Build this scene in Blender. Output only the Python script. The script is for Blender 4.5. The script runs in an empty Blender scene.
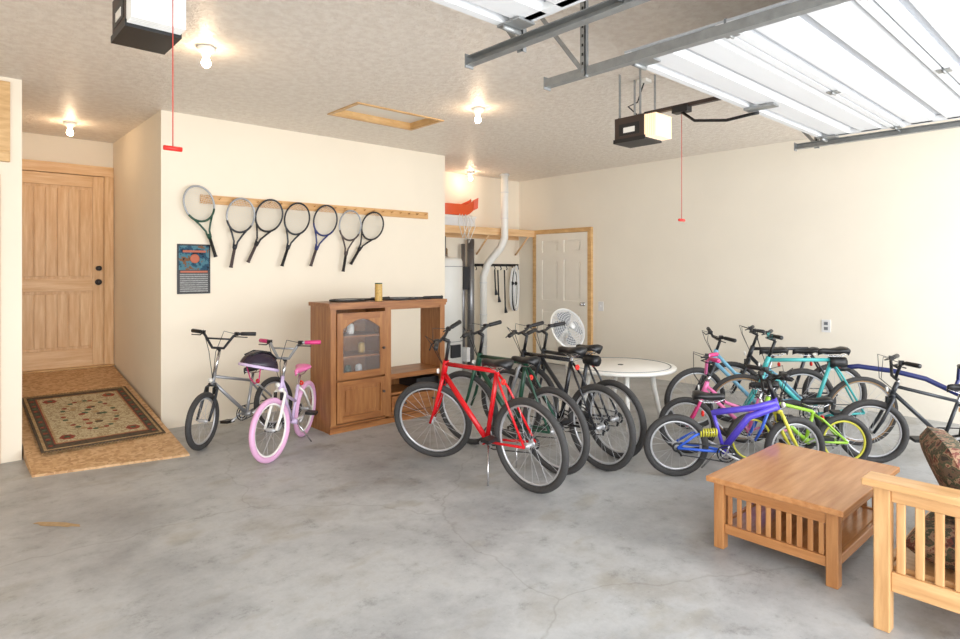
import bpy, math, random
from mathutils import Vector, Matrix
random.seed(7)
pi=math.pi
# ---------------------------------------------------------------- materials
def L(c):
    c=c/255.0
    return c/12.92 if c<=0.04045 else ((c+0.055)/1.055)**2.4
def C(r,g,b): return (L(r),L(g),L(b),1)
def newmat(name):
    m=bpy.data.materials.new(name); m.use_nodes=True
    nt=m.node_tree; b=nt.nodes['Principled BSDF']
    return m,nt,b
def ramp(nt,stops):
    r=nt.nodes.new('ShaderNodeValToRGB')
    while len(r.color_ramp.elements)<len(stops): r.color_ramp.elements.new(0.5)
    for e,(p,c) in zip(r.color_ramp.elements,stops):
        e.position=p; e.color=c
    return r
def noise(nt,scale,detail=4,mapscale=None,rough=.55):
    tc=nt.nodes.new('ShaderNodeTexCoord')
    n=nt.nodes.new('ShaderNodeTexNoise'); n.inputs['Scale'].default_value=scale
    n.inputs['Detail'].default_value=detail; n.inputs['Roughness'].default_value=rough
    if mapscale:
        mp=nt.nodes.new('ShaderNodeMapping'); mp.inputs['Scale'].default_value=mapscale
        nt.links.new(tc.outputs['Object'],mp.inputs['Vector']); nt.links.new(mp.outputs['Vector'],n.inputs['Vector'])
    else: nt.links.new(tc.outputs['Object'],n.inputs['Vector'])
    return n
def bump(nt,b,src,strength,dist=0.01):
    bp=nt.nodes.new('ShaderNodeBump'); bp.inputs['Strength'].default_value=strength; bp.inputs['Distance'].default_value=dist
    nt.links.new(src,bp.inputs['Height']); nt.links.new(bp.outputs['Normal'],b.inputs['Normal'])
def pm(name,col,rough=.5,metal=0,var=.06,scale=6,bmp=None):
    m,nt,b=newmat(name)
    n=noise(nt,scale)
    c0=tuple(max(0,x*(1-var)) for x in col[:3])+(1,); c1=tuple(min(1,x*(1+var)) for x in col[:3])+(1,)
    r=ramp(nt,[(.3,c0),(.7,c1)])
    nt.links.new(n.outputs['Fac'],r.inputs['Fac']); nt.links.new(r.outputs['Color'],b.inputs['Base Color'])
    b.inputs['Roughness'].default_value=rough; b.inputs['Metallic'].default_value=metal
    if bmp:
        n2=noise(nt,bmp[0],3); bump(nt,b,n2.outputs['Fac'],bmp[1],bmp[2] if len(bmp)>2 else .01)
    return m
def wood(name,c1,c2,ms=(2,2,25),rough=.45,knots=None):
    m,nt,b=newmat(name)
    n=noise(nt,2.2,6,ms,.6)
    r=ramp(nt,[(.3,c1),(.52,tuple((a+b2)/2 for a,b2 in zip(c1,c2))),(.7,c2)])
    nt.links.new(n.outputs['Fac'],r.inputs['Fac']); nt.links.new(r.outputs['Color'],b.inputs['Base Color'])
    b.inputs['Roughness'].default_value=rough
    bump(nt,b,n.outputs['Fac'],.15,.003)
    return m
def emis(name,col,s):
    m,nt,b=newmat(name)
    b.inputs['Base Color'].default_value=col
    b.inputs['Emission Color'].default_value=col; b.inputs['Emission Strength'].default_value=s
    return m
M_wall=pm('wall_paint',C(241,230,211),.75,0,.02,1.5,(140,.12,.004))
M_wallr=pm('wall_paint_right',C(238,231,217),.75,0,.02,1.5,(140,.10,.004))
# knock-down ceiling
M_ceil,nt,b=newmat('ceiling_knockdown')
n=noise(nt,16,5); r=ramp(nt,[(.4,C(228,218,207)),(.6,C(238,230,220))]); nt.links.new(n.outputs['Fac'],r.inputs['Fac']); nt.links.new(r.outputs['Color'],b.inputs['Base Color'])
r2=ramp(nt,[(.46,(0,0,0,1)),(.56,(1,1,1,1))]); n3=noise(nt,22,3); nt.links.new(n3.outputs['Fac'],r2.inputs['Fac']); bump(nt,b,r2.outputs['Color'],.4,.008); b.inputs['Roughness'].default_value=.45
# concrete
M_floor,nt,b=newmat('concrete_floor')
n=noise(nt,.9,8,None,.65); r=ramp(nt,[(.28,C(132,134,136)),(.42,C(162,163,164)),(.55,C(184,185,185)),(.68,C(166,163,158)),(.8,C(150,141,128))]); nt.links.new(n.outputs['Fac'],r.inputs['Fac'])
nf=noise(nt,5,10,None,.8); rf=ramp(nt,[(.33,(.52,.51,.50,1)),(.44,(.88,.88,.88,1)),(.56,(1,1,1,1)),(.70,(.84,.81,.76,1))]); nt.links.new(nf.outputs['Fac'],rf.inputs['Fac'])
mx=nt.nodes.new('ShaderNodeMix'); mx.data_type='RGBA'; mx.blend_type='MULTIPLY'; mx.inputs[0].default_value=.85
nt.links.new(r.outputs['Color'],mx.inputs[6]); nt.links.new(rf.outputs['Color'],mx.inputs[7])
ns=noise(nt,2.3,5,(1,1.7,1),.5); rs=ramp(nt,[(.58,(1,1,1,1)),(.68,(.80,.74,.64,1))]); nt.links.new(ns.outputs['Fac'],rs.inputs['Fac'])
mx2=nt.nodes.new('ShaderNodeMix'); mx2.data_type='RGBA'; mx2.blend_type='MULTIPLY'; mx2.inputs[0].default_value=.6
nt.links.new(mx.outputs[2],mx2.inputs[6]); nt.links.new(rs.outputs['Color'],mx2.inputs[7])
# pitting specks and hairline cracks
tc=nt.nodes.new('ShaderNodeTexCoord'); nd=noise(nt,1.6,4)
vm=nt.nodes.new('ShaderNodeVectorMath'); vm.operation='MULTIPLY_ADD'; vm.inputs[1].default_value=(.5,.5,0); nt.links.new(nd.outputs['Color'],vm.inputs[0]); nt.links.new(tc.outputs['Object'],vm.inputs[2])
vc=nt.nodes.new('ShaderNodeTexVoronoi'); vc.feature='DISTANCE_TO_EDGE'; vc.inputs['Scale'].default_value=.42; nt.links.new(vm.outputs[0],vc.inputs['Vector'])
rc=ramp(nt,[(0,(.62,.60,.57,1)),(.0035,(1,1,1,1))]); nt.links.new(vc.outputs['Distance'],rc.inputs['Fac'])
mx3=nt.nodes.new('ShaderNodeMix'); mx3.data_type='RGBA'; mx3.blend_type='MULTIPLY'; mx3.inputs[0].default_value=.45
nt.links.new(mx2.outputs[2],mx3.inputs[6]); nt.links.new(rc.outputs['Color'],mx3.inputs[7])
nsp=noise(nt,38,2); rsp=ramp(nt,[(.25,(.70,.69,.67,1)),(.32,(1,1,1,1)),(.70,(1,1,1,1)),(.76,(1.25,1.25,1.24,1))]); nt.links.new(nsp.outputs['Fac'],rsp.inputs['Fac'])
mx4=nt.nodes.new('ShaderNodeMix'); mx4.data_type='RGBA'; mx4.blend_type='MULTIPLY'; mx4.inputs[0].default_value=.7
nt.links.new(mx3.outputs[2],mx4.inputs[6]); nt.links.new(rsp.outputs['Color'],mx4.inputs[7]); nt.links.new(mx4.outputs[2],b.inputs['Base Color'])
rr=ramp(nt,[(.3,(.34,.34,.34,1)),(.7,(.6,.6,.6,1))]); nt.links.new(n.outputs['Fac'],rr.inputs['Fac']); nt.links.new(rr.outputs['Color'],b.inputs['Roughness']); bump(nt,b,nf.outputs['Fac'],.08,.004)
M_oak=wood('oak_trim',C(196,152,98),C(224,186,132),(3,3,14))
M_pineV=wood('pine_vertical',C(214,166,114),C(240,204,158),(14,14,1.2))
M_pineH=wood('pine_horizontal',C(214,166,114),C(240,204,158),(1.2,14,14))
M_rack=wood('pine_rack',C(196,146,88),C(228,182,124),(1.5,12,20))
M_cab=wood('cabinet_oak',C(134,82,42),C(174,120,70),(12,12,1.5),.4)
M_cabH=wood('cabinet_oak_h',C(128,76,38),C(172,116,66),(1.5,12,14),.4)
M_table=wood('mission_oak_x',C(172,114,68),C(206,150,98),(1.2,12,14),.2)
M_tableV=wood('mission_oak_v',C(160,104,60),C(196,142,90),(14,14,1.5),.35)
M_tableY=wood('mission_oak_y',C(164,108,62),C(200,144,92),(14,1.2,14),.3)
M_chairV=wood('sofa_oak_v',C(188,140,90),C(220,176,124),(14,14,1.5),.35)
M_chairY=wood('sofa_oak_y',C(188,140,90),C(224,180,128),(14,1.2,14),.35)
M_osb,nt,b=newmat('osb_ramp')
tc=nt.nodes.new('ShaderNodeTexCoord'); v=nt.nodes.new('ShaderNodeTexVoronoi'); v.inputs['Scale'].default_value=38; nt.links.new(tc.outputs['Object'],v.inputs['Vector'])
r=ramp(nt,[(0,C(178,136,94)),(.5,C(200,160,116)),(1,C(214,178,136))]); sp=nt.nodes.new('ShaderNodeSeparateColor'); nt.links.new(v.outputs['Color'],sp.inputs['Color']); nt.links.new(sp.outputs[0],r.inputs['Fac']); nt.links.new(r.outputs['Color'],b.inputs['Base Color']); b.inputs['Roughness'].default_value=.6
M_white=pm('white_paint',C(240,238,232),.4,0,.02)
M_door=pm('white_door_paint',C(240,234,222),.45,0,.02)
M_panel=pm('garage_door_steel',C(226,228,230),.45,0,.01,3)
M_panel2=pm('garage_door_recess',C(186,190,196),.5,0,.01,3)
M_groove=pm('garage_door_groove',C(120,124,130),.6)
M_galv=pm('galvanised_steel',C(150,152,152),.4,.5,.12,20)
M_chrome=pm('chrome',C(205,205,208),.2,.95,.03)
M_alu=pm('spoke_alloy',C(200,201,204),.35,.5,.03)
M_black=pm('black_plastic',C(26,26,28),.45,0,.1)
M_rubber=pm('tyre_rubber',C(60,59,59),.75,0,.15,60,(150,.5,.004))
M_dark=pm('opener_brown',C(62,48,42),.5,0,.1)
M_red=pm('red_paint',C(206,16,28),.25,0,.05)
M_redh=pm('red_handle',C(220,40,30),.4)
M_green=pm('dark_green_paint',C(24,70,52),.3)
M_navy=pm('navy_paint',C(36,46,104),.3)
M_gray=pm('graphite_paint',C(52,55,60),.3,.3)
M_gloss=pm('gloss_black_paint',C(32,33,38),.22,.1)
M_silver=pm('silver_paint',C(160,162,166),.3,.4)
M_pink=pm('pink_paint',C(228,120,172),.35)
M_pinkt=pm('pink_tyre',C(224,172,208),.6)
M_lav=pm('lavender_paint',C(206,184,218),.35)
M_purple=pm('purple_paint',C(88,72,196),.3)
M_blue=pm('blue_paint',C(52,100,214),.3)
M_yel=pm('yellow_paint',C(210,204,70),.4)
M_lime=pm('lime_paint',C(150,196,60),.35)
M_teal=pm('teal_paint',C(70,172,172),.3)
M_magenta=pm('magenta_paint',C(206,54,120),.35)
M_skyb=pm('pale_blue_paint',C(120,176,204),.35)
M_sadd=pm('saddle_vinyl',C(24,24,26),.4,0,.1,30)
M_gum=pm('brown_grip',C(80,68,66),.6)
M_tanw=pm('tanwall',C(150,120,84),.7)
M_orange=pm('orange_plastic',C(226,86,34),.4)
M_bin=pm('bin_plastic',C(225,225,225),.4)
M_heat=pm('water_heater_enamel',C(222,221,216),.35,0,.02)
M_lens=emis('opener_lens',C(255,222,178),.55)
M_lensoff=pm('lens_plastic',C(244,244,242),.3)
M_bulb=emis('bulb_glow',C(255,222,182),75)
M_string=pm('racket_string',C(232,230,222),.5)
M_hole=pm('dark_gap',C(30,28,26),.8)
M_rope=pm('cord_red',C(190,70,60),.6)
M_can=pm('can_label',C(196,160,90),.4,0,.25,60)
M_pipe=pm('metal_pipe',C(140,140,142),.35,.7)
M_helm=pm('helmet_shell',C(42,32,48),.25)
M_glass,nt,b=newmat('cabinet_glass'); b.inputs['Base Color'].default_value=(.6,.6,.6,1); b.inputs['Roughness'].default_value=.05; b.inputs['Alpha'].default_value=.10
def fabric(name,cols,scale):
    m,nt,b=newmat(name); n=noise(nt,scale,5,None,.6)
    k=len(cols); r=ramp(nt,[(.3+.4*i/(k-1),c) for i,c in enumerate(cols)]); r.color_ramp.interpolation='CONSTANT'
    nt.links.new(n.outputs['Fac'],r.inputs['Fac']); nt.links.new(r.outputs['Color'],b.inputs['Base Color']); b.inputs['Roughness'].default_value=.9
    n2=noise(nt,200,2); bump(nt,b,n2.outputs['Fac'],.3,.002)
    return m
M_camo=fabric('printed_upholstery',[C(50,44,36),C(92,72,56),C(64,68,48),C(140,112,88),C(104,56,46),C(60,48,42),C(44,46,40)],20)
M_rugc=fabric('rug_field',[C(186,168,132),C(198,182,146),C(160,138,104),C(202,188,154),C(168,148,112)],30)
M_rugd=fabric('rug_border_dark',[C(62,54,44),C(84,70,52),C(92,66,48),C(64,58,44)],40)
M_rugr=fabric('rug_border_red',[C(136,56,44),C(150,72,52),C(116,58,44),C(160,94,68)],40)
M_rugt=fabric('rug_border_tan',[C(176,148,106),C(156,126,86),C(192,168,124)],40)
M_rugg=fabric('rug_green',[C(76,90,66),C(96,104,76)],40)
M_post1=fabric('poster_sky',[C(24,36,52),C(40,74,96),C(76,120,134),C(120,84,60),C(30,36,44)],12)
M_post2=pm('poster_text_block',C(140,140,138),.5,0,.35,70)
M_post3=pm('poster_title',C(180,92,60),.5)
M_stain=pm('dried_mud',C(176,148,110),.8,0,.15,30)
# ---------------------------------------------------------------- mesh builder
class MB:
    def __init__(s): s.v=[];s.f=[];s.fm=[];s.fs=[];s.mats=[];s.M=Matrix.Identity(4)
    def mi(s,m):
        if m not in s.mats: s.mats.append(m)
        return s.mats.index(m)
    def add(s,vs,fs,m,smooth=False):
        o=len(s.v); s.v+= [tuple(s.M@Vector(p)) for p in vs]; k=s.mi(m)
        for f in fs: s.f.append([i+o for i in f]); s.fm.append(k); s.fs.append(smooth)
    def box(s,x0,x1,y0,y1,z0,z1,m):
        vs=[(x0,y0,z0),(x1,y0,z0),(x1,y1,z0),(x0,y1,z0),(x0,y0,z1),(x1,y0,z1),(x1,y1,z1),(x0,y1,z1)]
        s.add(vs,[(0,3,2,1),(4,5,6,7),(0,1,5,4),(1,2,6,5),(2,3,7,6),(3,0,4,7)],m)
    def tube(s,pts,r,m,n=8,closed=False,cap=True,flat=1.0):
        P=[Vector(p) for p in pts]; N=len(P)
        R=r if isinstance(r,(list,tuple)) else [r]*N
        T=[]
        for i in range(N):
            if closed: t=P[(i+1)%N]-P[i-1]
            elif i==0: t=P[1]-P[0]
            elif i==N-1: t=P[-1]-P[-2]
            else: t=(P[i+1]-P[i]).normalized()+(P[i]-P[i-1]).normalized()
            T.append(t.normalized() if t.length>1e-9 else Vector((0,0,1)))
        a=Vector((0,0,1)) if abs(T[0].z)<.9 else Vector((1,0,0))
        nrm=T[0].cross(a).normalized(); vs=[];fs=[]
        for i in range(N):
            nrm=(nrm-T[i]*nrm.dot(T[i])).normalized(); bi=T[i].cross(nrm)
            for k in range(n):
                an=2*pi*k/n
                vs.append(P[i]+nrm*(math.cos(an)*R[i])+bi*(math.sin(an)*R[i]*flat))
        rng=N if closed else N-1
        for i in range(rng):
            j=(i+1)%N
            for k in range(n):
                k2=(k+1)%n
                fs.append((i*n+k,i*n+k2,j*n+k2,j*n+k))
        if cap and not closed:
            fs.append(tuple(range(n-1,-1,-1))); fs.append(tuple((N-1)*n+k for k in range(n)))
        s.add(vs,fs,m,True)
    def ring(s,c,R,r,m,plane='xz',seg=40,n=8,sx=1,sz=1):
        pts=[]
        for i in range(seg):
            a=2*pi*i/seg; u=R*math.cos(a)*sx; w=R*math.sin(a)*sz
            d={'xz':(u,0,w),'xy':(u,w,0),'yz':(0,u,w)}[plane]
            pts.append((c[0]+d[0],c[1]+d[1],c[2]+d[2]))
        s.tube(pts,r,m,n,closed=True)
    def lathe(s,c,prof,m,axis='z',seg=28):
        vs=[];fs=[]
        for (r,h) in prof:
            for k in range(seg):
                a=2*pi*k/seg; u=r*math.cos(a); w=r*math.sin(a)
                p={'z':(u,w,h),'y':(u,h,w),'x':(h,u,w)}[axis]
                vs.append((c[0]+p[0],c[1]+p[1],c[2]+p[2]))
        for i in range(len(prof)-1):
            for k in range(seg):
                k2=(k+1)%seg; fs.append((i*seg+k,i*seg+k2,(i+1)*seg+k2,(i+1)*seg+k))
        fs.append(tuple(range(seg))); fs.append(tuple((len(prof)-1)*seg+k for k in range(seg)))
        s.add(vs,fs,m,True)
    def loft(s,secs,m,smooth=True):
        n=len(secs[0]); vs=[p for q in secs for p in q]; fs=[]
        for i in range(len(secs)-1):
            for k in range(n):
                k2=(k+1)%n; fs.append((i*n+k,i*n+k2,(i+1)*n+k2,(i+1)*n+k))
        fs.append(tuple(range(n))); fs.append(tuple((len(secs)-1)*n+k for k in range(n)))
        s.add(vs,fs,m,smooth)
    def done(s,name,M=None,bevel=0,subsurf=0):
        me=bpy.data.meshes.new(name); me.from_pydata(s.v,[],s.f)
        for m in s.mats: me.materials.append(m)
        me.polygons.foreach_set('material_index',s.fm); me.polygons.foreach_set('use_smooth',s.fs)
        me.update()
        import bmesh
        bm=bmesh.new(); bm.from_mesh(me); bmesh.ops.recalc_face_normals(bm,faces=bm.faces); bm.to_mesh(me); bm.free()
        ob=bpy.data.objects.new(name,me); bpy.context.scene.collection.objects.link(ob)
        if M is not None: ob.matrix_world=M
        if bevel:
            md=ob.modifiers.new('bevel','BEVEL'); md.width=bevel; md.segments=2; md.limit_method='ANGLE'; md.angle_limit=math.radians(50)
        return ob
def T(x,y,z=0): return Matrix.Translation((x,y,z))
def RZ(a): return Matrix.Rotation(a,4,'Z')
def RX(a): return Matrix.Rotation(a,4,'X')
def RY(a): return Matrix.Rotation(a,4,'Y')
def simple(name,boxes,m,bevel=0):
    b=MB()
    for q in boxes: b.box(*q[:6],q[6] if len(q)>6 else m)
    return b.done(name,None,bevel)
# ---------------------------------------------------------------- room
H=3.0; HC=2.997
simple('floor',[(-2.75,7.6,-1.5,8.4,-.12,0),(-14,20,-24,-1.505,-.14,-.02,pm('driveway_concrete',C(205,204,200),.8,0,.05,2))],M_floor)  # unseen driveway slab, extended and kept pale to bounce light inside
hx0,hx1,hy0,hy1=2.86,3.78,4.78,5.27
simple('ceiling',[(-2.75,hx0,-1.3,8.4,H,H+.2),(hx1,7.6,-1.3,8.4,H,H+.2),(hx0,hx1,-1.3,hy0,H,H+.2),(hx0,hx1,hy1,8.4,H,H+.2)],M_ceil)
simple('wall_back',[(1.604,5.015,6.224,8.4,0,H)],M_wall)
simple('wall_back_left',[(-2.6,.537,5.98,8.4,0,H)],M_wall)
simple('wall_hall_end',[(.537,1.604,8.24,8.4,0,H)],M_wall)
simple('wall_recess',[(5.015,7.42,7.2,7.4,0,H)],M_wall)
simple('wall_right',[(7.42,7.6,-1.3,7.4,0,H)],M_wallr)
simple('wall_left',[(-2.75,-2.6,-1.3,8.4,0,H)],M_wall)
# attic hatch, set up into the ceiling
b=MB(); w=.035
b.box(hx0-w,hx1+w,hy0-w,hy0,H-.010,H,M_oak); b.box(hx0-w,hx1+w,hy1,hy1+w,H-.010,H,M_oak)
b.box(hx0-w,hx0,hy0,hy1,H-.010,H,M_oak); b.box(hx1,hx1+w,hy0,hy1,H-.010,H,M_oak)
t=.015
b.box(hx0,hx1,hy0,hy0+t,H,H+.12,M_oak); b.box(hx0,hx1,hy1-t,hy1,H,H+.12,M_oak)
b.box(hx0,hx0+t,hy0+t,hy1-t,H,H+.12,M_oak); b.box(hx1-t,hx1,hy0+t,hy1-t,H,H+.12,M_oak)
b.box(hx0,hx1,hy0,hy1,H+.055,H+.075,M_white)
b.done('attic_hatch')
# hall door (plank style)
b=MB(); z0=.40; z1=2.58; x0=.60; x1=1.50; y=8.235
b.box(x0,x1,y-.025,y,z0,z1,M_pineV)
b.box(x0,x0+.11,y-.045,y-.025,z0,z1,M_pineV); b.box(x1-.11,x1,y-.045,y-.025,z0,z1,M_pineV)
for (a,c) in ((z0,z0+.2),(1.26,1.40),(z1-.13,z1)): b.box(x0+.11,x1-.11,y-.045,y-.025,a,c,M_pineH)
for (a,c) in ((z0+.2,1.26),(1.40,z1-.13)):
    nn=6; ww=(x1-x0-.22-.04)/nn
    for i in range(nn):
        xa=x0+.13+i*ww; b.box(xa+.005,xa+ww-.005,y-.037,y-.025,a+.03,c-.03,M_pineV)
for zz,rr in ((1.36,.035),(1.52,.028)):
    b.lathe((x1-.055,y-.045,zz),[(rr,0),(rr,-.012),(.01,-.014),(.01,-.04),(.024,-.045),(.03,-.06),(.018,-.075)],M_black,'y',16)
for zz in (.6,1.5,2.4): b.box(x0-.005,x0+.01,y-.055,y-.03,zz,zz+.09,M_black)
b.done('door_1',None,.004)
b=MB()
b.box(1.502,1.598,8.17,8.24,.40,2.585,M_pineV); b.box(.54,1.598,8.17,8.24,2.585,2.70,M_pineH); b.box(.54,.598,8.17,8.24,.40,2.585,M_pineV)
b.box(.54,1.6,8.12,8.24,.385,.40,M_oak)
b.done('trim_1',None,.004)
# white six-panel door in right wall
b=MB(); X=7.415; ya,yb=5.72,6.77
b.box(X-.015,X,ya,yb,.01,2.08,M_door)
st=.13
b.box(X-.04,X-.015,ya,ya+st,.01,2.08,M_door); b.box(X-.04,X-.015,yb-st,yb,.01,2.08,M_door)
ym=(ya+yb)/2
for a,c in ((.01,.22),(.86,1.02),(1.66,1.78),(1.97,2.08)): b.box(X-.04,X-.015,ya+st,yb-st,a,c,M_door)
for a,c in ((.22,.86),(1.02,1.66),(1.78,1.97)):
    b.box(X-.04,X-.015,ym-.06,ym+.06,a,c,M_door)
    for p,q in ((ya+st,ym-.06),(ym+.06,yb-st)): b.box(X-.032,X-.015,p+.035,q-.035,a+.035,c-.035,M_door)
b.lathe((X-.04,ya+.07,.98),[(.03,0),(.03,-.01),(.012,-.012),(.012,-.04),(.028,-.05),(.028,-.07),(.01,-.08)],M_chrome,'x',16)
b.done('door_2')
simple('trim_2',[(7.37,7.42,5.65,5.715,0,2.15),(7.37,7.42,6.775,6.84,0,2.15),(7.37,7.42,5.715,6.775,2.085,2.15)],M_oak)
simple('trim_3',[(-.6,.40,5.94,5.98,2.14,2.24),(.32,.40,5.94,5.98,0,2.14),(-.6,-.52,5.94,5.98,0,2.14)],M_oak,.004)
simple('door_3',[(-.52,.32,5.955,5.978,.01,2.14)],M_pineV)
simple('trim_4',[(-.5,.46,5.935,5.98,2.34,2.42),(.38,.46,5.935,5.98,2.42,2.96),(-.5,.38,5.935,5.98,2.88,2.96),(-.5,-.42,5.935,5.98,2.42,2.88)],M_oak,.004)
simple('window_1',[(-.42,.38,5.962,5.978,2.42,2.88)],M_hole)
# ---------------------------------------------------------------- ramp + rug
b=MB(); ry1=8.12
vs=[(.545,5.42,0),(1.55,5.20,0),(1.585,ry1,0),(.56,ry1,0),(.545,5.42,.018),(1.55,5.20,.018),(1.585,ry1,.385),(.56,ry1,.385)]
b.add(vs,[(0,3,2,1),(4,5,6,7),(0,1,5,4),(1,2,6,5),(2,3,7,6),(3,0,4,7)],M_osb)
b.done('plywood_ramp')
sl=math.atan2(.385-.018,8.12-5.30)
def rampz(y): return .018+(y-5.30)*math.tan(sl)
b=MB()
W2,L2=.44,.74
def lay(w,l,z,m): b.box(-w,w,-l,l,0,z,m)
lay(W2,L2,.008,M_rugd); lay(W2-.02,L2-.02,.009,M_rugt); lay(W2-.04,L2-.04,.010,M_rugd); lay(W2-.10,L2-.12,.011,M_rugr); lay(W2-.11,L2-.13,.012,M_rugt); lay(W2-.125,L2-.15,.013,M_rugc)
random.seed(3)
for i in range(30):
    a=2*pi*i/30; x=.20*math.cos(a); yy=.40*math.sin(a)
    m=[M_rugr,M_rugg,M_rugt][i%3]
    b.lathe((x,yy,0),[(.022,.013),(.022,.0142),(.01,.0144)],m,'z',7)
for i in range(16):
    x=random.uniform(-.11,.11); yy=random.uniform(-.26,.26); b.lathe((x,yy,0),[(.028,.013),(.024,.0144),(.008,.0148)],[M_rugr,M_rugg,M_rugd,M_rugt][i%4],'z',8)
for sx in(-1,1):
    for sy in(-1,1):
        b.lathe((sx*.24,sy*.50,0),[(.06,.013),(.05,.0146)],M_rugr,'z',6); b.lathe((sx*.24,sy*.50,0),[(.025,.0146),(.025,.0152)],M_rugg,'z',6)
for i in range(18):
    yy=-.64+i*1.28/17
    for sx in(-1,1): b.lathe((sx*.37,yy,0),[(.018,.010),(.016,.0125)],[M_rugr,M_rugg][i%2],'z',6)
for i in range(36):
    x=-.43+i*.86/35
    for sy in(-1,1): b.box(x-.004,x+.004,sy*L2-.03*(sy<0),sy*L2+.03*(sy>0),0,.004,M_rugt)
yc=6.47
b.done('area_rug',T(1.075,yc,rampz(yc)+.010)@RX(sl))
# ---------------------------------------------------------------- rackets wall
b=MB(); b.box(1.95,4.72,6.20,6.224,2.15,2.235,M_rack)
for i in range(22):
    x=2.0+i*.127; b.tube([(x,6.20,2.20),(x,6.15,2.208)],.006,M_rack,6)
b.done('racket_rack')
def racket(name,M,cf,cg,scale=1,twotone=None):
    b=MB(); a_,c_=.138,.172
    pts=[(a_*math.sin(2*pi*i/40),0,c_*math.cos(2*pi*i/40)) for i in range(40)]
    b.tube(pts,.0095,cf,8,closed=True)
    if twotone:
        b.tube([(x*1.0,0,z) for x,_,z in pts[13:28]],.0105,twotone,8)
    for i in range(-8,9):
        x=i*.0155
        z=c_*math.sqrt(max(0,1-(x/a_)**2)); b.tube([(x,0,-z),(x,0,z)],.0014,M_string,3,cap=False)
    for i in range(-9,10):
        z=i*.0172
        x=a_*math.sqrt(max(0,1-(z/c_)**2)); b.tube([(-x,.001,z),(x,.001,z)],.0014,M_string,3,cap=False)
    b.tube([(-.09,0,-.128),(-.05,0,-.20),(-.018,0,-.27),(-.012,0,-.34)],.0095,twotone or cf,8)
    b.tube([(.09,0,-.128),(.05,0,-.20),(.018,0,-.27),(.012,0,-.34)],.0095,twotone or cf,8)
    b.tube([(0,0,-.30),(0,0,-.35)],[.016,.018],twotone or cf,8)
    b.tube([(0,0,-.34),(0,0,-.52),(0,0,-.528),(0,0,-.535)],[.0155,.0165,.02,.019],cg,8)
    return b.done(name,M)
RK=[(1.925,2.14,2.092,1.60,M_silver,M_black,M_green),(2.318,2.05,2.219,1.50,M_silver,M_gum,M_gray),(2.62,2.067,2.39,1.55,M_gray,M_gum,M_black),(2.92,2.05,2.773,1.6,M_black,M_black,M_gray),(3.263,2.05,3.094,1.555,M_gray,M_gum,M_navy),(3.565,2.01,3.475,1.465,M_silver,M_black,M_gum),(3.873,2.02,3.605,1.595,M_black,M_black,M_black)]
for i,(hx,hz,gx,gz,cf,cg,tt) in enumerate(RK):
    th=math.atan2(-(gx-hx),-(gz-hz)); y=6.165-.018*(i%2)
    racket('tennis_racket',T(hx,y,hz)@RY(th)@RX(math.radians(1)),cf,cg,1,tt)
# poster
b=MB(); b.box(1.742,2.045,6.214,6.224,1.27,1.75,M_black); b.box(1.755,2.032,6.212,6.214,1.50,1.735,M_post1)
b.box(1.77,2.018,6.211,6.2125,1.475,1.492,M_post3); b.box(1.79,2.0,6.2105,6.2125,1.67,1.69,M_post3); b.lathe((1.9,6.2118,1.61),[(.045,0),(.04,-.001)],M_post3,'y',16)
for i in range(9): b.box(1.765,2.022,6.2118,6.2138,1.29+i*.02,1.303+i*.02,M_post2)
b.done('poster')
# ---------------------------------------------------------------- ceiling light fixtures
def fixture(x,y):
    b=MB()
    b.lathe((x,y,HC),[(.055,0),(.058,-.012),(.05,-.03),(.03,-.04),(.024,-.06)],M_white)
    b.lathe((x,y,HC),[(.014,-.06),(.016,-.07),(.026,-.09),(.030,-.105),(.026,-.122),(.015,-.133),(.004,-.136)],M_bulb,'z',20)
    b.done('ceiling_light')
for x,y in ((1.375,4.26),(3.76,4.18),(1.05,7.35),(6.1,6.95)): fixture(x,y)
# ---------------------------------------------------------------- garage doors (open overhead), tracks, openers
def gdoor(name,x0,x1,yend):
    b=MB(); z=2.56; y=yend; sec=.53; k=0
    while y>-1.0:
        ya=y-sec
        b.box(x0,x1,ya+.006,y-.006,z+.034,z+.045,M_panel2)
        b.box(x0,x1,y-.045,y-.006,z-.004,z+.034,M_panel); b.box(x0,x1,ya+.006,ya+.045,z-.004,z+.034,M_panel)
        b.box(x0,x1,ya-.006,ya+.006,z+.015,z+.05,M_groove)
        for q in (.30,.70):
            yc=ya+sec*q
            vs=[];prof=[(-.085,.034),(-.065,.0),(.065,.0),(.085,.034)]
            for xx in (x0+.04,x1-.04):
                for dy,dz in prof: vs.append((xx,yc+dy,z+dz))
            b.add(vs,[(0,1,5,4),(1,2,6,5),(2,3,7,6),(0,3,2,1),(4,5,6,7)],M_panel)
        nst=3
        for i in range(nst):
            xx=x0+.02+(x1-x0-.10)*i/(nst-1)
            if i!=1: b.box(xx,xx+.06,ya+.045,y-.045,z+.0,z+.03,M_panel)
            b.box(xx-.005,xx+.065,ya-.03,ya+.03,z-.010,z-.004,M_galv); b.tube([(xx,ya,z-.014),(xx+.06,ya,z-.014)],.007,M_galv,8)
        for xx in (x0,x1):
            sgn=-1 if xx==x0 else 1
            b.tube([(xx,ya,z-.02),(xx+sgn*.055,ya,z-.02)],.006,M_galv,8)
        y=ya; k+=1
    cx=(x0+x1)/2
    b.box(cx-.04,cx+.04,yend-.2,yend-.01,z-.02,z-.006,M_galv)
    for xx in (x0+.02,x1-.12): b.box(xx,xx+.10,yend-.14,yend-.01,z-.015,z-.006,M_galv); b.tube([(xx,yend-.05,z-.025),(xx+.1,yend-.05,z-.025)],.012,M_galv,8)
    b.done(name)
gdoor('garage_door',2.6,5.34,1.79)
gdoor('garage_door',-.62,1.93,1.90)
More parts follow.
